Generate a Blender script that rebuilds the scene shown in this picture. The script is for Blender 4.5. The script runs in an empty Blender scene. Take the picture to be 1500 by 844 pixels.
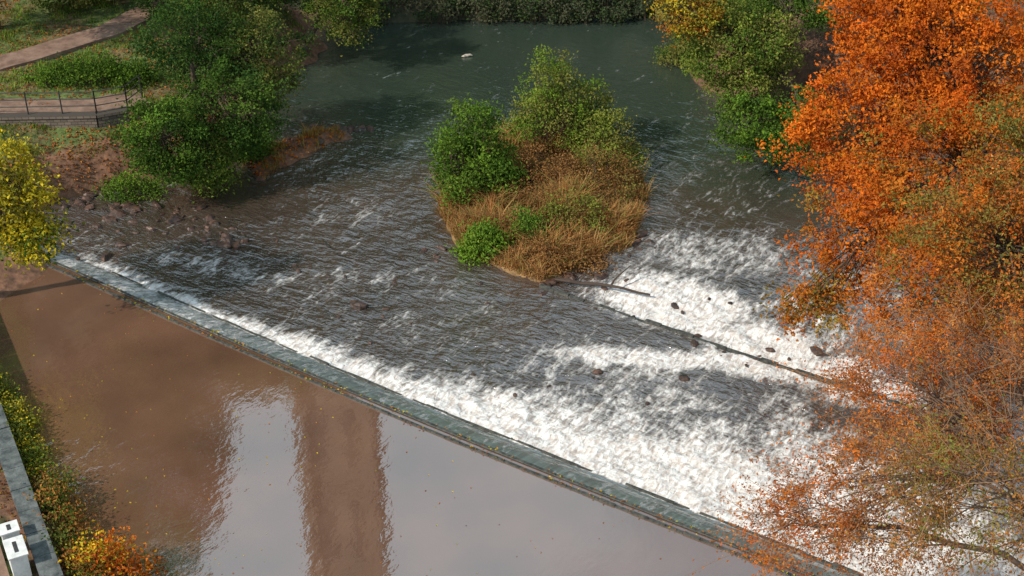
import bpy, math, numpy as np
from mathutils import Vector
rng=np.random.default_rng(7)
scene=bpy.context.scene

# ---------------------------------------------------------------- helpers
def hsh(i,j,seed):
    v=np.sin(i*127.1+j*311.7+seed*74.7)*43758.5453
    return v-np.floor(v)
def vn(x,y,seed=0):
    xi=np.floor(x);yi=np.floor(y);fx=x-xi;fy=y-yi
    fx=fx*fx*(3-2*fx);fy=fy*fy*(3-2*fy)
    a=hsh(xi,yi,seed);b=hsh(xi+1,yi,seed);c=hsh(xi,yi+1,seed);d=hsh(xi+1,yi+1,seed)
    return (a*(1-fx)+b*fx)*(1-fy)+(c*(1-fx)+d*fx)*fy
def fbm(x,y,o=4,seed=0):
    t=0;a=.5
    for k in range(o):
        t=t+a*vn(x*2**k+k*13.3,y*2**k+k*7.7,seed+k);a*=.5
    return t
def sstep(a,b,x):
    t=np.clip((x-a)/(b-a),0,1);return t*t*(3-2*t)

def make_mesh(name,V,Q,mats,mi=None,cols=None,smooth=False,extra=None,parent=None):
    V=np.asarray(V,dtype=np.float32).reshape(-1,3);Q=np.asarray(Q,dtype=np.int32).reshape(-1,4)
    me=bpy.data.meshes.new(name)
    me.vertices.add(len(V));me.vertices.foreach_set("co",V.ravel())
    me.loops.add(len(Q)*4);me.loops.foreach_set("vertex_index",Q.ravel())
    me.polygons.add(len(Q));me.polygons.foreach_set("loop_start",np.arange(0,len(Q)*4,4,dtype=np.int32))
    for m in mats: me.materials.append(m)
    if mi is not None: me.polygons.foreach_set("material_index",np.asarray(mi,dtype=np.int32))
    me.polygons.foreach_set("use_smooth",np.full(len(Q),smooth,dtype=bool))
    if cols is not None:
        a=me.attributes.new("Col",'FLOAT_COLOR','POINT')
        c=np.ones((len(V),4),dtype=np.float32);c[:,:3]=cols
        a.data.foreach_set("color",c.ravel())
    if extra:
        for k,v in extra.items():
            a=me.attributes.new(k,'FLOAT','POINT');a.data.foreach_set("value",np.asarray(v,dtype=np.float32).ravel())
    me.update(calc_edges=True)
    ob=bpy.data.objects.new(name,me);scene.collection.objects.link(ob)
    if parent: ob.parent=parent
    return ob

class Geo:
    def __init__(s): s.V=[];s.Q=[];s.M=[];s.C=[];s.n=0
    def add(s,V,Q,m,c):
        V=np.asarray(V,float).reshape(-1,3);Q=np.asarray(Q,int).reshape(-1,4)
        s.V.append(V);s.Q.append(Q+s.n);s.M.append(np.full(len(Q),m));
        c=np.asarray(c,float)
        if c.ndim==1: c=np.tile(c,(len(V),1))
        s.C.append(c);s.n+=len(V)
    def build(s,name,mats,smooth=False,parent=None):
        return make_mesh(name,np.vstack(s.V),np.vstack(s.Q),mats,np.concatenate(s.M),np.vstack(s.C),smooth,parent=parent)
    def tube(s,P,R,m=0,c=(.1,.08,.06),sides=5):
        P=np.asarray(P,float);n=len(P);T=np.gradient(P,axis=0);T/=np.linalg.norm(T,axis=1)[:,None]+1e-9
        ref=np.where(np.abs(T[:,2:3])>.9,np.array([[1.,0,0]]),np.array([[0,0,1.]]))
        A=np.cross(T,ref);A/=np.linalg.norm(A,axis=1)[:,None]+1e-9;B=np.cross(T,A)
        th=np.arange(sides)*2*np.pi/sides
        V=P[:,None,:]+np.asarray(R,float)[:,None,None]*(A[:,None,:]*np.cos(th)[None,:,None]+B[:,None,:]*np.sin(th)[None,:,None])
        i=np.arange(n-1)[:,None]*sides;j=np.arange(sides)[None,:];j2=(j+1)%sides
        Q=np.stack([i+j,i+j2,i+sides+j2,i+sides+j],-1)
        s.add(V,Q,m,c)
    def box(s,c,sz,rot=0,m=0,col=(.3,.3,.3)):
        x,y,z=np.array(sz)/2
        P=np.array([[-x,-y,-z],[x,-y,-z],[x,y,-z],[-x,y,-z],[-x,-y,z],[x,-y,z],[x,y,z],[-x,y,z]])
        R=np.array([[math.cos(rot),-math.sin(rot),0],[math.sin(rot),math.cos(rot),0],[0,0,1]])
        s.add(P@R.T+np.array(c),[[0,3,2,1],[4,5,6,7],[0,1,5,4],[1,2,6,5],[2,3,7,6],[3,0,4,7]],m,col)
    def leaves(s,C,size,col,m=1,up=.5,aspect=.62):
        N=len(C);C=np.asarray(C)
        d=rng.normal(size=(N,3));d[:,2]+=up*np.sign(rng.random(N)-.15);d/=np.linalg.norm(d,axis=1)[:,None]
        r=rng.normal(size=(N,3));a=np.cross(d,r);a/=np.linalg.norm(a,axis=1)[:,None]+1e-9;b=np.cross(d,a)
        sz=size*rng.uniform(.6,1.3,N)
        a=a*(sz*.5)[:,None];b=b*(sz*.5*aspect)[:,None];k=d*(sz*.14)[:,None]
        V=np.stack([C-a-k,C-a*.1+b+k,C+a-k,C-a*.1-b+k],1)
        s.add(V,np.arange(N*4).reshape(-1,4),m,np.repeat(col,4,axis=0))

def pick(pal,n,jit=.18):
    pal=np.array(pal);i=rng.integers(0,len(pal),n)
    return pal[i]*rng.uniform(1-jit,1+jit,(n,1))
def curve(a,b,sag=0,n=6,wob=.0):
    a=np.array(a,float);b=np.array(b,float);t=np.linspace(0,1,n)[:,None]
    P=a+(b-a)*t;P[:,2]+=sag*np.sin(np.pi*t[:,0])
    if wob>0: P[1:-1]+=rng.normal(size=(n-2,3))*wob
    return P

# ---------------------------------------------------------------- materials
def mat(name):
    m=bpy.data.materials.new(name);m.use_nodes=True;nt=m.node_tree;nt.nodes.clear()
    o=nt.nodes.new('ShaderNodeOutputMaterial');return m,nt,o
def N(nt,t,**k):
    n=nt.nodes.new(t)
    for a,b in k.items(): setattr(n,a,b)
    return n
def foliage(name,trans=.3):
    m,nt,o=mat(name);L=nt.links.new
    at=N(nt,'ShaderNodeAttribute',attribute_name="Col")
    p=N(nt,'ShaderNodeBsdfDiffuse')
    L(at.outputs['Color'],p.inputs['Color'])
    if trans>0:
        t=N(nt,'ShaderNodeBsdfTranslucent');mx=N(nt,'ShaderNodeMixShader');mx.inputs[0].default_value=trans
        L(at.outputs['Color'],t.inputs['Color'])
        L(p.outputs[0],mx.inputs[1]);L(t.outputs[0],mx.inputs[2]);L(mx.outputs[0],o.inputs[0])
    else: L(p.outputs[0],o.inputs[0])
    return m
def surf(name,c1,c2,scale=3,rough=.85,bump=.02,detail=6,c3=None):
    m,nt,o=mat(name);L=nt.links.new
    tc=N(nt,'ShaderNodeNewGeometry');p=N(nt,'ShaderNodeBsdfPrincipled');p.inputs['Roughness'].default_value=rough
    n=N(nt,'ShaderNodeTexNoise');n.inputs['Scale'].default_value=scale;n.inputs['Detail'].default_value=detail;n.inputs['Roughness'].default_value=.65
    r=N(nt,'ShaderNodeValToRGB');r.color_ramp.elements[0].position=.35;r.color_ramp.elements[1].position=.65
    r.color_ramp.elements[0].color=(*c1,1);r.color_ramp.elements[1].color=(*c2,1)
    if c3: e=r.color_ramp.elements.new(.52);e.color=(*c3,1)
    b=N(nt,'ShaderNodeBump');b.inputs['Distance'].default_value=bump;b.inputs['Strength'].default_value=1
    n2=N(nt,'ShaderNodeTexNoise');n2.inputs['Scale'].default_value=scale*4;n2.inputs['Detail'].default_value=4
    L(tc.outputs['Position'],n.inputs['Vector']);L(tc.outputs['Position'],n2.inputs['Vector']);L(n.outputs['Fac'],r.inputs[0]);L(r.outputs[0],p.inputs['Base Color'])
    L(n2.outputs['Fac'],b.inputs['Height']);L(b.outputs[0],p.inputs['Normal']);L(p.outputs[0],o.inputs[0]);return m
LEAF=foliage("leaf_foliage")
BARK=foliage("bark",0)
CONC=surf("wet_concrete",(.02,.022,.02),(.10,.10,.085),6,.5)
STONE=surf("stone",(.12,.09,.07),(.30,.24,.19),2,.9)
METAL=surf("dark_metal",(.03,.03,.03),(.06,.06,.055),8,.5,.002)
WHITE=surf("white_paint",(.6,.6,.58),(.8,.8,.78),5,.5,.003)

# ---------------------------------------------------------------- weir coordinates
O=np.array([-18.0,49.4]);D=np.array([.8353,-.5497]);Nn=np.array([.5497,.8353])
def bow(s): return -.3*np.sin(np.pi*np.clip(s,0,33)/33)
def W(s,r,z=None):
    s=np.asarray(s,float);r=np.asarray(r,float)+bow(s)
    x=O[0]+s*D[0]+r*Nn[0];y=O[1]+s*D[1]+r*Nn[1]
    return (x,y) if z is None else np.stack([x,y,np.broadcast_to(z,x.shape)],-1)
def SR(x,y):
    dx=x-O[0];dy=y-O[1];s=dx*D[0]+dy*D[1];return s,dx*Nn[0]+dy*Nn[1]-bow(s)

# ---------------------------------------------------------------- terrain
river=np.array([(-11.0,-300),(-11.2,29),(-12.9,32.5),(-15.5,36),(-19.0,42),(-20.2,47),(-18.6,50),(-21,54.5),(-20,57),(-17,58.5),(-14.2,60),(-13.4,64),(-12.8,70),(-10.2,75),(-12,78.5),(0,79.5),(60,88),(400,95),
 (400,80),(60,76),(12,75),(9.3,72),(13,65),(17.0,57),(18.5,46),(18,38),(14,28),(14,-300)],float)
island=np.array([(1.2,50),(-2,52.2),(-3.3,56),(-2.3,61),(.8,64.5),(4.8,63),(6.3,58),(5.2,53)],float)
islet=np.array([(-11.7,59.2),(-12.8,60.8),(-11.8,62.4),(-9.5,64.6),(-8.2,65.0),(-8.0,64),(-10.0,61.6)],float)
def sd(px,py,poly):
    d=np.full(px.shape,1e9);ins=np.zeros(px.shape,bool);n=len(poly)
    for i in range(n):
        a=poly[i];b=poly[(i+1)%n];e=b-a;wx=px-a[0];wy=py-a[1]
        t=np.clip((wx*e[0]+wy*e[1])/(e@e),0,1);d=np.minimum(d,np.hypot(wx-e[0]*t,wy-e[1]*t))
        c=((a[1]>py)!=(b[1]>py));
        with np.errstate(divide='ignore',invalid='ignore'):
            xi=(b[0]-a[0])*(py-a[1])/(b[1]-a[1]+1e-12)+a[0]
        ins^=c&(px<xi)
    return np.where(ins,-d,d)
def terrain(x,y):
    x=np.asarray(x,float);y=np.asarray(y,float)
    d=sd(x,y,river);s,r=SR(x,y)
    d=d+(fbm(x*.6,y*.6,3,5)-.45)*1.2
    lvl=np.where(r<0,0.,-1.)
    left=x<0
    cap=np.where(left,np.where(y<50,.55,1.6)-lvl,5.0-lvl)
    rise=cap*(1-np.exp(-np.maximum(d,0)*np.where(left,.75,.28)))
    z=np.where(d>0,lvl+rise,lvl+np.maximum(d*.7,-1.6))
    di=sd(x,y,island)+(fbm(x*.8,y*.8,3,9)-.45)*.9
    z=np.where(di<.6,np.maximum(z,-1.0+.55*(1-np.exp(di*.9)) ),z)
    dj=sd(x,y,islet)+(fbm(x*1.1,y*1.1,3,19)-.45)*2.0
    z=np.where(dj<.4,np.maximum(z,-1.0+.26*(1-np.exp(dj*1.8))),z)
    hgt=18+16*sstep(-8,-16,x)+26*sstep(-26,-36,x)
    z=z+hgt*sstep(81,112,y)*(d>0)
    return z+ (d>0)*(fbm(x*.9,y*.9,3,2)-.45)*.35
def axis(lo,hi,st,far): 
    a=np.arange(lo,hi,st);k=np.array([5,15,40,100,250,far])
    return np.concatenate([lo-k[::-1],a,hi+k])
ax=axis(-40,40,.4,1500);ay=axis(20,125,.45,1500)
X,Y=np.meshgrid(ax,ay);Z=terrain(X,Y)
def gridq(ny,nx):
    i=np.arange(ny-1)[:,None]*nx;j=np.arange(nx-1)[None,:]
    return np.stack([i+j,i+j+1,i+nx+j+1,i+nx+j],-1).reshape(-1,4)
GM,nt,o=mat("ground_earth_grass");L=nt.links.new
g=N(nt,'ShaderNodeNewGeometry');at=N(nt,'ShaderNodeAttribute',attribute_name="Col")
n=N(nt,'ShaderNodeTexNoise');n.inputs['Scale'].default_value=3;n.inputs['Detail'].default_value=8
mr=N(nt,'ShaderNodeMapRange');mr.inputs['From Min'].default_value=.3;mr.inputs['From Max'].default_value=.7;mr.inputs['To Min'].default_value=.45;mr.inputs['To Max'].default_value=1.5
vm=N(nt,'ShaderNodeVectorMath',operation='SCALE');p=N(nt,'ShaderNodeBsdfPrincipled');p.inputs['Roughness'].default_value=.9
b=N(nt,'ShaderNodeBump');b.inputs['Distance'].default_value=.08
L(g.outputs['Position'],n.inputs['Vector']);L(n.outputs['Fac'],mr.inputs['Value']);L(at.outputs['Color'],vm.inputs[0]);L(mr.outputs[0],vm.inputs['Scale'])
L(vm.outputs[0],p.inputs['Base Color']);L(n.outputs['Fac'],b.inputs['Height']);L(b.outputs[0],p.inputs['Normal']);L(p.outputs[0],o.inputs[0])
brown=np.array([.16,.08,.045]);green=np.array([.09,.12,.03]);ochre=np.array([.20,.12,.05]);dark=np.array([.05,.05,.025])
def segd(px,py,pts):
    d=np.full(px.shape,1e9)
    for a,b_ in zip(pts[:-1],pts[1:]):
        a=np.array(a,float);b_=np.array(b_,float);e=b_-a;t=np.clip(((px-a[0])*e[0]+(py-a[1])*e[1])/(e@e),0,1)
        d=np.minimum(d,np.hypot(px-a[0]-e[0]*t,py-a[1]-e[1]*t))
    return d
UP=[(-40,57),(-28,64.6),(-24.5,67.6),(-21.2,71.2),(-18,78)]
C=np.tile(green,(X.size,1)).reshape(X.shape+(3,))
nz=fbm(X*.5,Y*.5,4,33)[...,None]
C=np.where(nz>.5,brown*.6+green*.4,C)
dr=sd(X,Y,river)[...,None]
C=np.where((dr<1.8),brown*1.1,C)
C=np.where((X>6)[...,None],brown*.7,C)
C=np.where((sd(X,Y,island)<1)[...,None],ochre,C)
C=np.where((Y>78.5)[...,None],dark,C)
make_mesh("ground",np.stack([X,Y,Z],-1),gridq(*X.shape),[GM],cols=C.reshape(-1,3),smooth=True)
def TZ(x,y): return float(terrain(np.array([x]),np.array([y]))[0])

# ---------------------------------------------------------------- water
def water_mat(name,base,foam=False,ior=1.75,rough=.04):
    m,nt,o=mat(name);L=nt.links.new
    us=N(nt,'ShaderNodeAttribute',attribute_name="ws");ur=N(nt,'ShaderNodeAttribute',attribute_name="wr")
    cv=N(nt,'ShaderNodeCombineXYZ');L(us.outputs['Fac'],cv.inputs[0]);L(ur.outputs['Fac'],cv.inputs[1])
    p=N(nt,'ShaderNodeBsdfPrincipled');p.inputs['Roughness'].default_value=rough;p.inputs['IOR'].default_value=ior
    nv=N(nt,'ShaderNodeTexNoise');nv.inputs['Scale'].default_value=.25;nv.inputs['Detail'].default_value=4
    L(cv.outputs[0],nv.inputs['Vector'])
    rp=N(nt,'ShaderNodeValToRGB');rp.color_ramp.elements[0].position=.3;rp.color_ramp.elements[1].position=.7
    rp.color_ramp.elements[0].color=(*[c*.75 for c in base],1);rp.color_ramp.elements[1].color=(*[c*1.25 for c in base],1)
    L(nv.outputs['Fac'],rp.inputs[0])
    def noise(sx,sy,sc,det,dist=0,rot=0):
        mp=N(nt,'ShaderNodeMapping');mp.inputs['Scale'].default_value=(sx,sy,1);mp.inputs['Rotation'].default_value=(0,0,rot)
        t=N(nt,'ShaderNodeTexNoise');t.inputs['Scale'].default_value=sc;t.inputs['Detail'].default_value=det;t.inputs['Distortion'].default_value=dist
        L(cv.outputs[0],mp.inputs[0]);L(mp.outputs[0],t.inputs['Vector']);return t
    def math_(op,a,b):
        n=N(nt,'ShaderNodeMath',operation=op)
        for i,v in enumerate((a,b)):
            if isinstance(v,(int,float)): n.inputs[i].default_value=v
            elif v is not None: L(v,n.inputs[i])
        return n.outputs[0]
    amp=N(nt,'ShaderNodeAttribute',attribute_name="chop")
    if foam:
        a=noise(.8,1.9,1.3,5,.5,-.58);b2=noise(.8,1.7,4.5,2,.4,-.5)
        h=math_('ADD',a.outputs['Fac'],math_('MULTIPLY',b2.outputs['Fac'],.42))
    else:
        a=noise(1.3,.8,1.5,4,.3,.5);b2=noise(1.5,.8,6,2,.2,.4)
        h=math_('ADD',a.outputs['Fac'],math_('MULTIPLY',b2.outputs['Fac'],.22))
    h=math_('MULTIPLY',h,amp.outputs['Fac'])
    bp=N(nt,'ShaderNodeBump');bp.inputs['Distance'].default_value=1.0;bp.inputs['Strength'].default_value=1
    L(bp.outputs[0],p.inputs['Normal'])
    if foam:
        f=N(nt,'ShaderNodeAttribute',attribute_name="foam");sl=N(nt,'ShaderNodeAttribute',attribute_name="slide");rg=N(nt,'ShaderNodeAttribute',attribute_name="green_refl")
        n1=noise(1.7,.55,1.0,7,.7,.12);n1.inputs['Roughness'].default_value=.7
        n2=noise(1.8,.8,3.6,4,.6,.1)
        st=noise(5,.5,1.2,3,.3,0)
        v=math_('ADD',math_('MULTIPLY',n1.outputs['Fac'],.68),math_('MULTIPLY',n2.outputs['Fac'],.32))
        v=math_('ADD',v,math_('MULTIPLY',f.outputs['Fac'],.37))
        mr=N(nt,'ShaderNodeMapRange',interpolation_type='SMOOTHSTEP');mr.inputs['From Min'].default_value=.58;mr.inputs['From Max'].default_value=.84
        L(v,mr.inputs['Value']);k=mr.outputs[0]
        md=N(nt,'ShaderNodeMix',data_type='RGBA');L(rg.outputs['Fac'],md.inputs[0]);L(rp.outputs[0],md.inputs[6]);md.inputs[7].default_value=(.030,.048,.036,1)  # far water's green base colour imitates the reflection of the wooded hillside
        ms=N(nt,'ShaderNodeMix',data_type='RGBA');L(math_('MULTIPLY',sl.outputs['Fac'],math_('ADD',math_('MULTIPLY',st.outputs['Fac'],1.2),.0)),ms.inputs[0]);L(md.outputs[2],ms.inputs[6]);ms.inputs[7].default_value=(.24,.31,.31,1)  # pale blue-grey slide colour imitates sky reflected in the thin aerated sheet
        fc=N(nt,'ShaderNodeMapRange');fc.inputs['From Min'].default_value=.35;fc.inputs['From Max'].default_value=.6;L(n2.outputs['Fac'],fc.inputs['Value'])
        fm=N(nt,'ShaderNodeMix',data_type='RGBA');L(fc.outputs[0],fm.inputs[0]);fm.inputs[6].default_value=(.54,.47,.42,1);fm.inputs[7].default_value=(.82,.81,.79,1)
        mc=N(nt,'ShaderNodeMix',data_type='RGBA');L(k,mc.inputs[0]);L(ms.outputs[2],mc.inputs[6]);L(fm.outputs[2],mc.inputs[7])
        L(mc.outputs[2],p.inputs['Base Color'])
        L(math_('ADD',math_('MULTIPLY',k,.8),rough),p.inputs['Roughness'])
        L(math_('SUBTRACT',ior,math_('MULTIPLY',k,ior-1.3)),p.inputs['IOR'])
        h=math_('MULTIPLY',h,math_('SUBTRACT',1.0,math_('MULTIPLY',k,.6)))
        h=math_('ADD',h,math_('MULTIPLY',k,math_('MULTIPLY',math_('ADD',n2.outputs['Fac'],n1.outputs['Fac']),.08)))
    else:
        L(rp.outputs[0],p.inputs['Base Color'])
    L(h,bp.inputs['Height']);L(p.outputs[0],o.inputs[0]);return m
POOL=water_mat("pool_water",(.145,.074,.046),False,3.0,.012)
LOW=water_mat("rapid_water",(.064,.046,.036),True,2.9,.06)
s=np.concatenate([[-300,-100,-50],np.arange(-30,60,.5),[80,150,300]]);r=np.concatenate([[-400,-150,-70],np.arange(-45,-.3,.5),[-.3,-.12,0]])
S,R=np.meshgrid(s,r);x,y=W(S,R)
ripple=.003+.040*np.exp(-((x+15)**2/4+(y-37)**2/5))+.007*np.exp(-((x+14)**2/26+(y-37)**2/26))
z=0*S+np.where(R>-.1,-.01,0)
make_mesh("upper_pool_water",np.stack([x,y,z],-1),gridq(*S.shape),[POOL],smooth=True,extra=dict(ws=S,wr=R,chop=ripple,foam=0*S))
def zprof(S,R):
    B=sstep(14,18,S)*sstep(46,34,S)
    zp=np.where(R<1.3,.02-.47*(np.maximum(R,0)/1.3)**1.4,-.45)
    zp=np.where(R>=1.3,-.45-.30*np.clip((R-1.3)/9.5,0,1),zp)
    zp=zp-(.25)*(B*sstep(10.7,11.3,R)+(1-B)*sstep(2,8,R))
    return np.maximum(zp,-1.0)
s=np.concatenate([[-300,-100],np.arange(-12,48,.12),[60,100,400]])
r=np.concatenate([np.arange(0,1.6,.08),np.arange(1.6,16,.11),np.arange(16,60,.22),[70,90,200]])
S,R=np.meshgrid(s,r);x,y=W(S,R)
zp=zprof(S,R)
L1=np.interp(S,[0,8,14,20,24,28,34,45],[1.1,1.2,2.2,4.4,6.4,8.5,8.5,8])
q=(R-1.2)/L1
Fa=sstep(1.1,1.4,R)*np.clip(1.35-q*1.2,0,1)*np.interp(S,[-2,0,8,13,18],[0,.85,.8,.9,1])
def blob(cx,cy,rx,ry,rot=0,soft=1.1):
    dx=x-cx;dy=y-cy;c,s_=math.cos(rot),math.sin(rot);u=(dx*c+dy*s_)/rx;v=(-dx*s_+dy*c)/ry
    return np.clip(1.5-np.sqrt(u*u+v*v)*soft,0,1)
Fb=np.maximum.reduce([blob(6.6,48.3,4.0,2.3,-.5),blob(9.8,45.3,3.2,2.0,-.6),.85*blob(5.2,44.1,5.0,.85,-.10),blob(9.3,43.8,2.8,1.2,-.2),blob(13,43,3,2,-.5)])
Fc=np.maximum.reduce([.50*blob(8.5,52.5,4.5,2.2,-.2,.9),.45*blob(-12.5,50.8,5,.9,-.3,.9),.30*blob(-6,49.6,4.5,1.5,0,.9),.45*blob(13.5,48,4,5,0,.9),.48*blob(5,40.5,7,3.5,-.5,.8),.25*blob(-2,46.5,4,2.5,0,.8),.16*blob(-8,56,5,2,0,.8),.2*blob(9,58,3,4,0,.8)])
big=fbm(S*.35,R*.35,4,51)
F=np.clip(np.maximum.reduce([Fa,Fb,Fc])+(big-.49)*.55*(np.maximum(Fa,Fb)<.97)*np.where(R>15,.4,1),0,1)
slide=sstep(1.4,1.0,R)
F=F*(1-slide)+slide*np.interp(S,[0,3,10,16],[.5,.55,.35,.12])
amp=.035*sstep(30,14,R)+.018
amp=amp+.10*np.clip(F,0,1)*(1-slide)
amp=amp*(1-.9*slide)
h=(fbm(S*1.1+R*.2,R*1.3,4,3)-.47)*2.0+(fbm(S*3.1,R*3.3,3,8)-.45)*.8
zz=zp+h*amp
chop=.040+.12*sstep(27,7,R)
chop=chop*(1-.85*slide)
green_refl=sstep(56,66,y+.25*x+(fbm(x*.3,y*.3,3,71)-.45)*8)*.9  # mask for the green tree reflection painted into the far river's colour
make_mesh("river_rapids_water",np.stack([x,y,zz],-1),gridq(*S.shape),[LOW],smooth=True,extra=dict(ws=S,wr=R,chop=chop,foam=F,slide=slide,green_refl=green_refl))

# ---------------------------------------------------------------- weir structure
G=Geo()
ss=np.arange(-1.2,48,.6)
def strip(r0,r1,zt,zb,col,jit=.0):
    for a,b_ in zip(ss[:-1],ss[1:]):
        j=rng.normal()*jit
        q=[W(a,r0,zb),W(b_-.02,r0,zb),W(b_-.02,r1,zb),W(a,r1,zb),W(a,r0,zt+j),W(b_-.02,r0,zt+j),W(b_-.02,r1,zt+j),W(a,r1,zt+j)]
        G.add(np.array(q),[[4,5,6,7],[0,1,5,4],[1,2,6,5],[2,3,7,6],[3,0,4,7]],0,col)
strip(-.30,-.2,.05,-.6,(.1,.1,.1),.008)
strip(.02,.10,.05,-.6,(.1,.1,.1),.008)
G.build("weir_crest",[CONC])
G=Geo()
ss=np.arange(1,48,.9)
strip(1.30,1.38,-.41,-.9,(.1,.1,.1),.03)
G.build("weir_apron_sill",[CONC])
G=Geo();ss=np.arange(16,48,.7)
strip(10.75,10.9,-.68,-1.3,(.1,.1,.1),.06)
G.build("weir_lower_step",[CONC])

# ---------------------------------------------------------------- trees
OR=[(.62,.155,.018),(.70,.21,.022),(.50,.11,.015),(.42,.11,.025)]
ORG=[(.52,.18,.03),(.38,.17,.03),(.20,.18,.035),(.48,.13,.02)]
RUST=[(.46,.18,.045),(.36,.14,.045),(.52,.23,.06),(.28,.12,.045)]
GR=[(.08,.15,.025),(.12,.19,.03),(.06,.11,.02)]
DG=[(.04,.09,.025),(.055,.11,.02),(.08,.13,.03)]
BG=[(.16,.28,.03),(.20,.30,.04),(.12,.22,.03)]
YG=[(.24,.30,.05),(.30,.32,.06),(.18,.24,.04)]
YL=[(.70,.52,.03),(.60,.46,.03),(.42,.38,.04)]
OL=[(.19,.19,.05),(.24,.22,.055),(.15,.17,.035)]
BRN=[(.34,.17,.06),(.40,.22,.08),(.26,.13,.05)]
def tree(name,base,top,ells,leaf=.14,per=70,rc=.45,tr=.28,bark=(.10,.075,.055),twigs=0,twigc=None,droop=0):
    G=Geo();base=np.array([base[0],base[1],TZ(*base)-.2]);top=np.array(top,float)
    tp=curve(base,top,0,8,.08*np.linalg.norm(top-base)/8)
    G.tube(tp,np.linspace(tr,tr*.35,8),0,bark,8)
    for (cx,cy,cz,rx,ry,rz,nc,pal) in ells:
        c=np.array([cx,cy,cz]);k=rng.integers(3,7)
        lp=curve(tp[k],c,.3,7,.12);G.tube(lp,np.linspace(tr*.45,.05,7),0,bark,6)
        d=rng.normal(size=(nc,3));d/=np.linalg.norm(d,axis=1)[:,None]
        lump=.75+.5*fbm(d[:,0]*2.2+cx,d[:,1]*2.2+d[:,2]*2.7+cy,3,int(abs(cz)*7))
        rad=rng.uniform(.15,1,nc)**.45
        P=c+d*np.array([rx,ry,rz])*(rad*lump)[:,None]
        cc=pick(pal,nc,.25)
        shade=.75+.5*rng.random(nc)
        for i in range(nc):
            st=lp[rng.integers(3,7)]
            if i%2==0: G.tube(curve(st,P[i],.15,4,.06),np.linspace(.03,.01,4),0,bark,3)
            rr=rc*rng.uniform(.55,1.45);m=int(per*rng.uniform(.4,1.5))
            if twigs:
                out=(P[i]-lp[3]);out/=np.linalg.norm(out)+1e-6
                allp=[]
                for t in range(twigs):
                    e=P[i]+(out*.8+rng.normal(size=3)*.6)*rr*2.2;e[2]-=droop*rng.uniform(.3,1)
                    tw=curve(P[i],e,.12,4,.04);G.tube(tw,np.linspace(.010,.004,4),0,twigc or bark,3)
                    u=rng.random((m//twigs,1))**.7*3;ii=np.minimum(u.astype(int),2)[:,0]
                    allp.append(tw[ii]+(tw[ii+1]-tw[ii])*(u-ii[:,None])+rng.normal(size=(len(u),3))*.11)
                lv=np.vstack(allp)
            else:
                lv=P[i]+rng.normal(size=(m,3))*rr*np.array([.62,.62,.4])
            col=cc[i]*shade[i]*rng.uniform(.75,1.25,(len(lv),1))
            alt=pick(pal,len(lv),.1);col=col*.7+alt*.3
            G.leaves(lv,leaf,col)
    return G.build(name,[BARK,LEAF])

tree("orange_beech_tree",(18.5,47.5),(16.5,47,9),[
 (16.0,47.9,10,4.0,3.6,3.2,300,OR),(12.7,47.3,7,2.8,2.6,2.8,185,OR),(14.5,42.0,8,3.4,3,2.8,200,OR+ORG),
 (12.0,43.8,4.4,2.2,2.0,2.0,66,OR+ORG),(10.4,41.6,3.2,1.5,1.1,1.0,30,ORG),(14.0,49.6,11,2.8,2.4,2.2,150,OR),(18.0,52,8,3.5,3,3,120,ORG)],leaf=.15,per=62)
tree("mixed_maple_tree",(19.5,37),(16,36,9),[
 (14.2,36.0,9,3.2,2.8,2.8,230,ORG+OL+RUST+OR),(17,40,10,3,3,3,130,ORG+OL),(13.0,38.5,5.5,2.4,2.0,2.0,80,RUST+OR),(16,32,10,3,3,2.6,120,OL+RUST)],leaf=.12,per=65)
tree("birch_tree",(15.5,25.5),(13,27,9),[
 (11.2,30.3,7.6,2.9,2.4,2.3,135,RUST+OR),(9.5,27.2,7,2.5,1.9,1.8,85,RUST+RUST+OR),(7.6,27.6,5.6,1.9,1.2,1.1,36,RUST+OR),(11.2,24.8,9,2.7,2.2,1.9,90,RUST+OL),(13.4,32.5,7,2.6,2.6,2.2,100,RUST+OR)],
 leaf=.08,per=105,rc=.42,tr=.2,bark=(.16,.11,.08),twigs=4,twigc=(.28,.17,.10),droop=.5)
tree("green_sycamore_tree",(14,65),(11.8,63,5),[
 (10.8,63,4,3.0,3.0,2.6,230,GR+OL+YG),(11.2,59.8,1.6,2.2,2.0,1.7,110,GR+DG+BG),(8.2,62.8,6,1.7,1.5,1.2,60,YL+ORG+OL),(14,66,6,3.4,3,2.6,120,GR),(13.5,58.5,2,2,2,2,60,GR)],leaf=.16,per=60)
tree("dark_green_tree",(-14.5,60.5),(-14.5,60,4.5),[
 (-12.9,59.2,2.6,2.6,2.4,2.4,160,DG+GR),(-15.4,56.9,2.2,1.9,1.8,2.2,150,GR+DG+BG),(-14.7,62,4.6,2.7,2.8,2.4,140,DG),(-12.0,63,3.6,2.4,2.4,2.3,130,DG+OL),(-13.8,57.6,0.6,1.6,1.2,1.3,70,GR+YG)],leaf=.15,per=65)
tree("yellow_sycamore_tree",(-23,46.4),(-20.3,46.3,5),[
 (-18.7,46.5,5.4,1.6,1.6,2.0,110,YL+YL+OL),(-17.9,45.8,3.6,1.2,1.1,1.0,42,YL+GR),(-21,47,6,2,2,2,60,YL+GR)],leaf=.18,per=46)
tree("olive_riverside_tree",(-11.6,73.2),(-9.8,73,3),[(-9.0,72.2,2.6,2.1,1.8,2.0,120,GR+OL),(-11.2,75,3.5,2.6,2,2.2,110,GR+DG)],leaf=.15,per=60)
tree("russet_tree",(-27.5,71.5),(-27,71,5),[(-24.6,68.4,6,1.7,1.7,1.5,70,RUST+OR),(-27.5,71,5,2.5,2.5,2.3,90,RUST+OL)],leaf=.15,per=55)
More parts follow.
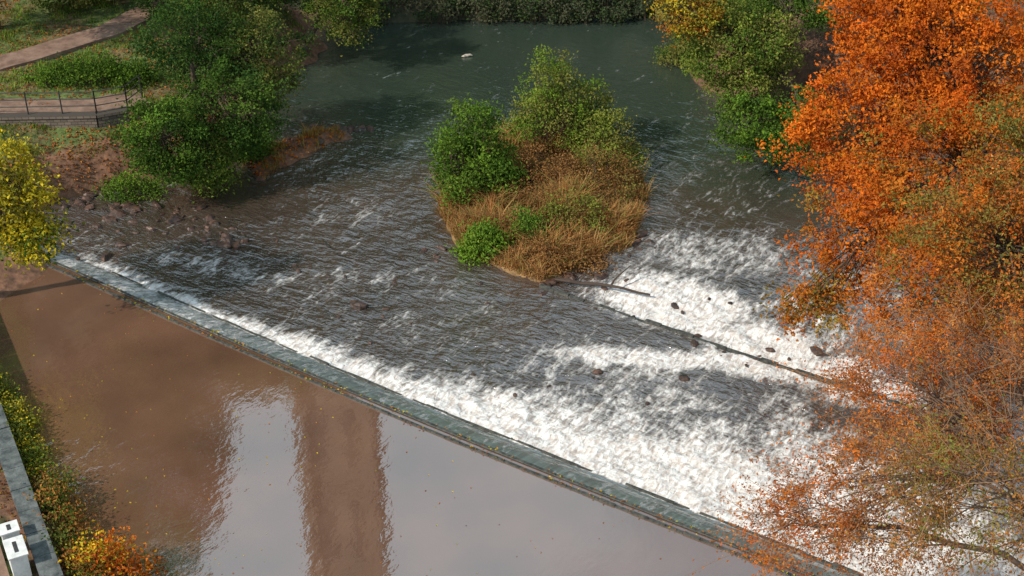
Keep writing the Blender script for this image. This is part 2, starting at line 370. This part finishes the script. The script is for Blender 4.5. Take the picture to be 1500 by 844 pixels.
tree("dark_holly_tree",(-18.5,74),(-18.5,73.5,4),[(-19.0,73.4,3.8,2.6,2.0,2.0,130,DG),(-15.6,71.8,3.6,2.5,2.2,2.0,130,DG+OL),(-13.6,75,3.6,2.4,2.2,2.0,100,DG)],leaf=.15,per=60)
tree("dark_yew_tree",(-24.5,76),(-24.3,75.6,4),[(-24.0,74.6,3.6,2.8,2.0,2.2,140,DG+OL),(-21.5,76,3.8,2.2,2.0,2.0,90,DG)],leaf=.15,per=60)
def shrub(name,cx,cy,rx,ry,h,nc,pal,leaf=.13,per=60,rc=.35,rot=0,flat=.65):
    G=Geo();z0=TZ(cx,cy);cr,sr=math.cos(rot),math.sin(rot)
    for i in range(nc):
        a=rng.random()*6.283;q=rng.random()**.5;ex=math.cos(a)*rx*q;ey=math.sin(a)*ry*q
        px=cx+ex*cr-ey*sr;py=cy+ex*sr+ey*cr
        t=h*(1-flat*q*q)*rng.uniform(.25,1.0)*(.6+.8*vn(px*.9,py*.9,4));zb=TZ(px,py)
        P=np.array([px,py,max(zb,-1)+t])
        G.tube(curve((cx+(px-cx)*.8,cy+(py-cy)*.8,zb-.1),P,.1,4,.05),np.linspace(.03,.008,4),0,(.1,.07,.05),3)
        m=int(per*rng.uniform(.5,1.4));lv=P+rng.normal(size=(m,3))*rc*np.array([.7,.7,.5])
        col=pick(pal,1,.2)*rng.uniform(.7,1.3,(m,1))*.75+pick(pal,m)*.25
        G.leaves(lv,leaf,col)
    return G.build(name,[BARK,LEAF])
shrub("island_alder_bush",-1.6,57.4,1.9,2.0,4.0,165,BG+GR+GR,leaf=.17,rc=.42)
shrub("island_willow_bush",2.2,62.2,2.5,1.8,4.4,190,OL+YG+BG,leaf=.14)
shrub("island_willow_bush",4.5,60.2,1.6,1.8,2.6,80,OL+YG,leaf=.13)
shrub("island_green_bush",-1.3,52.2,.9,.7,1.1,44,BG,leaf=.15)
shrub("island_green_bush",.7,52.8,.8,.7,1.4,32,BG+GR,leaf=.13)
shrub("island_green_bush",2.9,54.3,1.4,1.1,1.4,34,YG+OL,leaf=.13,per=45)
shrub("island_russet_bush",1.0,57.4,2.2,1.8,1.8,60,BRN,leaf=.11,per=50)
shrub("island_russet_bush",4.2,57.4,1.5,2.0,1.9,60,BRN+BRN+OL,leaf=.11,per=45)
shrub("island_russet_bush",2.2,51.4,2.0,.9,.9,44,BRN,leaf=.11,per=45)
shrub("islet_bush",-12.4,61.4,.8,.7,1.6,44,GR+BG)
shrub("bank_shrub",-20.6,64.6,3.2,1.0,1.1,150,BG+GR)
shrub("bank_shrub",-17.5,57.4,1.4,.9,1.0,40,GR+BG)
shrub("ivy_bank_shrub",-17.0,38.6,3.6,.55,.65,100,GR+OL+YL,leaf=.11,rot=-1.08,flat=.2)
shrub("ivy_bank_shrub",-13.5,33.0,3.6,.6,.75,110,GR+OL+RUST,leaf=.11,rot=-1.10,flat=.2)
shrub("orange_sapling",-11.5,31.6,1.6,.9,1.8,66,OR+OR+OR+YL,leaf=.12,per=45)
for cx in (-9,-5,-1.5,2,5.5,9): shrub("far_bank_bush",cx+rng.normal()*.4,80.0,2.4,1.4,2.2,90,[(.07,.09,.05),(.12,.12,.07),(.06,.10,.03)],leaf=.17)
shrub("bank_shrub",11.5,72.5,2.2,2,2.6,90,GR+OL)
shrub("bank_shrub",9.3,73.5,1.2,1.4,1.4,50,GR+OL)
def blades(name,n,area,h,pal,w=.035,lean=.35):
    G=Geo();P=[]
    x0,x1,y0,y1,test=area
    px=rng.uniform(x0,x1,n*3);py=rng.uniform(y0,y1,n*3);k=test(px,py);px=px[k][:n];py=py[k][:n];n=len(px)
    cl=fbm(px*1.1,py*1.1,2,6)
    pz=terrain(px,py);hh=h*rng.uniform(.4,1.2,n)*np.clip(.2+2.2*(cl-.25),.25,1.5)
    a=rng.random(n)*6.283;ln=lean*rng.random(n)*hh
    b=np.stack([px,py,pz-.05],-1);tip=b+np.stack([np.cos(a)*ln,np.sin(a)*ln,hh],-1);mid=b+(tip-b)*.55+np.stack([-np.cos(a)*ln*.15,-np.sin(a)*ln*.15,.12*ln],-1)
    wv=np.stack([-np.sin(a),np.cos(a),0*a],-1)*w*.5
    V=np.stack([b-wv,b+wv,mid+wv*.8,mid-wv*.8,tip+wv*.2,tip-wv*.2],1)
    Q=np.arange(n)[:,None,None]*6+np.array([[0,1,2,3],[3,2,4,5]])
    tint=(.7+.7*fbm(px*.8+5,py*.8,3,77))[:,None]
    c=pick(pal,n,.3)*tint;G.add(V,Q,0,np.repeat(c,6,axis=0));return G.build(name,[LEAF])
blades("island_dry_grass",34000,(-4,7,49,65,lambda x,y:(sd(x,y,island)<0)),1.15,[(.40,.21,.08),(.46,.27,.11),(.32,.16,.06),(.38,.16,.05),(.24,.22,.06)],lean=1.5)
blades("islet_dry_grass",3600,(-13,-7.5,58,66,lambda x,y:(sd(x,y,islet)<.1)&(y<64.5)&(fbm(x*1.4,y*1.4,2,61)>.38)),.65,[(.48,.29,.08),(.40,.26,.07),(.36,.14,.05),(.2,.2,.05)],lean=1.3)
blades("grass",34000,(-30,-10,57,80,lambda x,y:(sd(x,y,river)>1.2)&(segd(x,y,[(-40,61.6),(-19,61.8)])>1.1)&(segd(x,y,UP)>1.05)),.30,[(.16,.24,.035),(.21,.28,.045),(.12,.18,.03)],w=.045,lean=.8)
# leaf litter
G=Geo()
px=rng.uniform(-28,-10,26000);py=rng.uniform(50,72,26000);k=(sd(px,py,river)>.1);px=px[k];py=py[k]
k=rng.random(len(px))<np.where(sd(px,py,river)<2.5,1,.35);px=px[k];py=py[k]
G.leaves(np.stack([px,py,terrain(px,py)+.04],-1),.14,pick([(.38,.14,.045),(.30,.10,.04),(.44,.20,.05)],len(px),.3),m=0,up=3)
px=rng.uniform(-21,-10,6000);py=rng.uniform(28,44,6000);k=(sd(px,py,river)>.1);px=px[k];py=py[k]
G.leaves(np.stack([px,py,terrain(px,py)+.04],-1),.12,pick([(.36,.2,.04),(.24,.09,.04),(.2,.18,.04)],len(px),.3),m=0,up=3)
px=rng.uniform(-13,-7,1800);py=rng.uniform(58,66,1800);k=(sd(px,py,islet)<.1);px=px[k];py=py[k]
G.leaves(np.stack([px,py,terrain(px,py)+.10],-1),.15,pick(RUST+OR,len(px),.3),m=0,up=3)
G.build("fallen_leaves",[LEAF])
G=Geo();n=420
s_=rng.uniform(0,36,n);r_=np.where(rng.random(n)<.5,-.25,.06)+rng.normal(size=n)*.04
G.leaves(W(s_,r_,.075),.09,pick(RUST+YL,n),m=0,up=4)
n=500;px=rng.uniform(-19,12,n);py=rng.uniform(30,48,n);sq,rq=SR(px,py);k=rq<-.5
G.leaves(np.stack([px,py,0*px+.012],-1)[k],.07,pick(RUST+YL,k.sum()),m=0,up=12)
G.build("floating_leaves",[LEAF])
# ---------------------------------------------------------------- rocks
def rock(G,x,y,z,r,col):
    u=np.linspace(0,np.pi,7);v=np.arange(9)*2*np.pi/9
    U,Vv=np.meshgrid(u,v,indexing='ij');d=np.stack([np.sin(U)*np.cos(Vv),np.sin(U)*np.sin(Vv),np.cos(U)],-1)
    R=np.full(d.shape[:2],1.0)
    for _ in range(9):
        nrm=rng.normal(size=3);nrm/=np.linalg.norm(nrm);c=rng.uniform(.45,.85);dn=d@nrm
        R=np.minimum(R,np.where(dn>.05,c/np.maximum(dn,.05),9))
    an=rng.random()*6.28;P=d*(R*r)[...,None]*np.array([1.5,.95,.7])
    P=P@np.array([[math.cos(an),math.sin(an),0],[-math.sin(an),math.cos(an),0],[0,0,1]])+np.array([x,y,z])
    i=np.arange(6)[:,None]*9;j=np.arange(9)[None,:];j2=(j+1)%9
    G.add(P,np.stack([i+j,i+9+j,i+9+j2,i+j2],-1),0,col)
G=Geo()
for (x,y,rr,n) in [(-19,56.4,1.6,50),(-16.5,55.6,1.8,34),(-14,54.2,1.8,26),(-12,53.2,1.2,12),(-19.0,53.8,1,14),(-8,51,2,5),(-8.6,64.6,.9,44),(-10.5,62.6,1.2,40),(1.5,50.2,1.8,14),(5.5,53,1.2,10),(-2.9,52.5,.8,6),(7,47.3,2.5,6),(9,44,2,5),(11,45,2,5),(4,42,3,7),(-16.5,51.5,2.5,8),(-4,47,4,7)]:
    for i in range(n): 
        q=rng.normal(size=2)*rr*.6;xx=x+q[0]*1.3;yy=y+q[1]*.6;s_,r_=SR(xx,yy)
        rd=.09+.27*rng.random()**2.8;rock(G,xx,yy,float(zprof(s_,r_))+rng.uniform(-.15,.15)*rd,rd,(.2,.15,.12))
ROCK=surf("river_rock",(.018,.015,.013),(.12,.062,.042),2.5,.5)
G.build("river_rocks",[ROCK])
G=Geo()
G.tube(curve((1.8,50.0,-.8),(5.6,48.7,-.75),.15,8,.06),np.linspace(.09,.04,8),0,(.08,.06,.05),6)
G.tube(curve((4.0,49.2,-.7),(4.9,50.1,-.2),.1,5,.03),np.linspace(.05,.015,5),0,(.08,.06,.05),5)
G.build("driftwood_branch",[BARK])
G=Geo()
G.tube(curve((-2.8,73.8,-.95),(-2.2,73.9,-.93),.03,6,.02),[.02,.07,.09,.08,.06,.02],0,(.45,.40,.33),7);G.build("floating_log",[BARK])

# ---------------------------------------------------------------- left bank wall, path, railing
def ribbon(name,pts,w,m,dz=.05):
    pts=np.array(pts,float);t=np.linspace(0,len(pts)-1,60);i=np.minimum(t.astype(int),len(pts)-2);c=pts[i]+(pts[i+1]-pts[i])*(t-i)[:,None]
    T=np.gradient(c,axis=0);T/=np.linalg.norm(T,axis=1)[:,None];Nn_=np.stack([-T[:,1],T[:,0]],-1)
    k=np.linspace(-.5,.5,7);XY=c[:,None]+Nn_[:,None]*(k*w)[None,:,None]
    zc=terrain(XY[...,0],XY[...,1]).max(axis=1)+dz
    zc=np.convolve(np.pad(zc,4,mode='edge'),np.ones(9)/9,'valid')[:,None]
    Z=np.broadcast_to(zc,XY.shape[:2])
    top=np.concatenate([XY,Z[...,None]],-1)
    V=np.concatenate([top[:,:1]-np.array([0,0,.4]),top,top[:,-1:]-np.array([0,0,.4])],1)
    return make_mesh(name,V,gridq(60,9),[m],smooth=False)
PATH=surf("path_leafy",(.14,.08,.055),(.28,.18,.13),1.6,.9)
ribbon("riverside_path",[(-45,61.8),(-26,61.4),(-20,61.6),(-17.8,63)],1.9,PATH)
ribbon("upper_path",UP,1.7,PATH,.12)
BR,nt,o=mat("stone_block_wall");L=nt.links.new
tc=N(nt,'ShaderNodeTexCoord');mp=N(nt,'ShaderNodeMapping');mp.inputs['Rotation'].default_value=(math.radians(90),0,0)
bk=N(nt,'ShaderNodeTexBrick');bk.inputs['Scale'].default_value=1.6;bk.inputs['Color1'].default_value=(.13,.10,.08,1);bk.inputs['Color2'].default_value=(.22,.17,.13,1);bk.inputs['Mortar'].default_value=(.06,.05,.04,1);bk.inputs['Mortar Size'].default_value=.02
p=N(nt,'ShaderNodeBsdfPrincipled');p.inputs['Roughness'].default_value=.9;L(tc.outputs['Object'],mp.inputs[0]);L(mp.outputs[0],bk.inputs['Vector']);L(bk.outputs[0],p.inputs['Base Color'])
bb=N(nt,'ShaderNodeBump');bb.inputs['Distance'].default_value=.03;L(bk.outputs['Fac'],bb.inputs['Height']);bb.invert=True;L(bb.outputs[0],p.inputs['Normal']);L(p.outputs[0],o.inputs[0])
G=Geo()
wp=[(-36,60.2),(-24,60.1),(-19.3,60.3),(-18,60.9)]
for a,b_ in zip(wp[:-1],wp[1:]):
    a=np.array(a);b_=np.array(b_);c=(a+b_)/2;l=np.linalg.norm(b_-a);G.box((c[0],c[1],.45),(l,.4,2.6),math.atan2(b_[1]-a[1],b_[0]-a[0]))
    G.box((c[0],c[1],1.81),(l+.04,.5,.12),math.atan2(b_[1]-a[1],b_[0]-a[0]))
G.build("stone_retaining_wall",[BR])
G=Geo()
rp=[(-36,60.25),(-24,60.15),(-19.3,60.35),(-18,60.95),(-17.6,62.2)]
for a,b_ in zip(rp[:-1],rp[1:]):
    a=np.array(a);b_=np.array(b_);l=np.linalg.norm(b_-a);n=max(1,int(l/1.3))
    for zz_ in (2.25,2.6,2.95): G.tube([(a[0],a[1],zz_),(b_[0],b_[1],zz_)],[.025,.025],0,(.1,.1,.1),6)
    for i in range(n+1):
        q=a+(b_-a)*i/n;G.tube([(q[0],q[1],1.8),(q[0],q[1],3.0)],[.035,.035],0,(.1,.1,.1),6)
G.build("metal_railing",[METAL])
G=Geo()
a=np.array([-21.27,45.74]);b_=np.array([-10.7,25.5]);l=np.linalg.norm(b_-a);an=math.atan2(b_[1]-a[1],b_[0]-a[0]);nb=int(l/1.1)
for i in range(nb):
    q=a+(b_-a)*(i+.5)/nb;G.box((q[0],q[1],.25+rng.normal()*.01),(l/nb-.025,.5,1.1),an)
    G.box((q[0],q[1],.87+rng.normal()*.01),(l/nb-.025,.62,.14),an)
G.build("parapet_wall",[surf("weathered_parapet",(.04,.05,.05),(.15,.165,.16),3,.8)])
ribbon("bank_footpath",[(-22.0,43),(-17.2,33.5),(-12.8,25)],2.0,PATH,.02)
G=Geo()
def onwall(t,off): 
    q=a+(b_-a)*t;nn=np.array([-(b_-a)[1],(b_-a)[0]])/l;return q-nn*off
for t,w,h in ((.644,.45,.5),(.693,.85,.7)):
    q=onwall(t,.72);G.box((q[0],q[1],.95),(w,.5,h*1.2),an);G.box((q[0],q[1],.98+h*.6),(w+.08,.58,.06),an)
    G.box((q[0],q[1],1.01+h*.6),(w*.6,.12,.02),an,m=1)
ob=G.build("white_utility_cabinet",[WHITE,METAL]);bv=ob.modifiers.new("b",'BEVEL');bv.width=.02;bv.segments=2

# ---------------------------------------------------------------- distant gorge side (trees + tower), seen mirrored in the pool
G=Geo();cnt=0
while cnt<230:
    x=rng.uniform(-75,75);y=rng.uniform(85,116)
    if -21<x<-13 and y>103: continue
    z=TZ(x,y);h=rng.uniform(11,17) if x<-10 else rng.uniform(8,12);cr=rng.uniform(3,4.6)
    pal=[BG,GR,OL,GR,(RUST if abs(x)>14 else YG),BG][rng.integers(0,6)]
    G.tube([(x,y,z),(x,y,z+h*.7)],[.35,.12],0,(.08,.06,.05),5)
    n=450;d=rng.normal(size=(n,3));d/=np.linalg.norm(d,axis=1)[:,None]
    lump=.65+.6*fbm(d[:,0]*2+x,d[:,1]*2+d[:,2]*2+y,3,2)
    P=np.array([x,y,z+h*.62])+d*np.array([cr,cr,h*.42])*(lump*rng.uniform(.3,1,n)**.3)[:,None]
    G.leaves(P,1.0,pick(pal,1,.2)*rng.uniform(.6,1.3,(n,1)));cnt+=1
G.build("distant_wooded_hillside",[BARK,LEAF])
G=Geo()
cx,cy,w=-17.2,113,6.4;z0=30;H=48
G.box((cx,cy,z0+H/2),(w,w,H))
for sx in(-1,1):
    for sy in(-1,1):
        G.box((cx+sx*w/2,cy+sy*w/2,z0+H/2+.6),(1.1,1.1,H+1.2));G.box((cx+sx*w/2,cy+sy*w/2,z0+H+2.2),(.7,.7,2.2))
for k in range(-2,3):
    for sy in (-1,1): G.box((cx+k*1.05,cy+sy*(w/2-.15),z0+H+.4),(.6,.35,.8));G.box((cx+sy*(w/2-.15),cy+k*1.05,z0+H+.4),(.35,.6,.8))
for lv in (22,34):
    G.box((cx,cy,z0+lv-1.5),(w+.3,w+.3,.4))
    for k in(-1,1): 
        G.box((cx+k*1.4,cy-w/2-.02,z0+lv+4),(1.0,.12,7),m=1);G.box((cx+k*1.4,cy-w/2-.05,z0+lv+4),(.15,.16,7))
G.build("cathedral_tower",[STONE,METAL])

# ---------------------------------------------------------------- light, sky, camera
w=bpy.data.worlds.new("World");scene.world=w;w.use_nodes=True;nt=w.node_tree;nt.nodes.clear();L=nt.links.new
el=math.radians(38);sdv=Vector((-.80,-.45,0)).normalized()*math.cos(el);sdv.z=math.sin(el)
sky=N(nt,'ShaderNodeTexSky',sky_type='NISHITA');sky.sun_disc=False;sky.sun_elevation=el;sky.sun_rotation=math.atan2(sdv.x,sdv.y)%(2*math.pi)
tc=N(nt,'ShaderNodeTexCoord');cn=N(nt,'ShaderNodeTexNoise');cn.inputs['Scale'].default_value=2.2;cn.inputs['Detail'].default_value=7
mr=N(nt,'ShaderNodeMapRange');mr.inputs['From Min'].default_value=.34;mr.inputs['From Max'].default_value=.58
mx=N(nt,'ShaderNodeMix',data_type='RGBA');mx.inputs[7].default_value=(6.2,7.9,8.9,1)
bg=N(nt,'ShaderNodeBackground');bg.inputs['Strength'].default_value=.11;ow=N(nt,'ShaderNodeOutputWorld')
L(tc.outputs['Generated'],cn.inputs['Vector']);L(cn.outputs['Fac'],mr.inputs['Value']);L(mr.outputs[0],mx.inputs[0]);L(sky.outputs[0],mx.inputs[6]);L(mx.outputs[2],bg.inputs[0]);L(bg.outputs[0],ow.inputs[0])
sl=bpy.data.lights.new("sun",'SUN');sl.energy=4.5;sl.angle=math.radians(1.0);sl.color=(1,.91,.78)
so=bpy.data.objects.new("sun",sl);scene.collection.objects.link(so);so.rotation_euler=(-sdv).to_track_quat('-Z','Y').to_euler();so.location=(-30,0,60)
cam=bpy.data.cameras.new("camera");cam.lens=50;cam.clip_end=4000;co=bpy.data.objects.new("camera",cam);scene.collection.objects.link(co)
co.location=(0,0,30);co.rotation_euler=(math.radians(58),0,0);scene.camera=co
scene.view_settings.view_transform='Standard';scene.view_settings.look='None';scene.view_settings.exposure=0
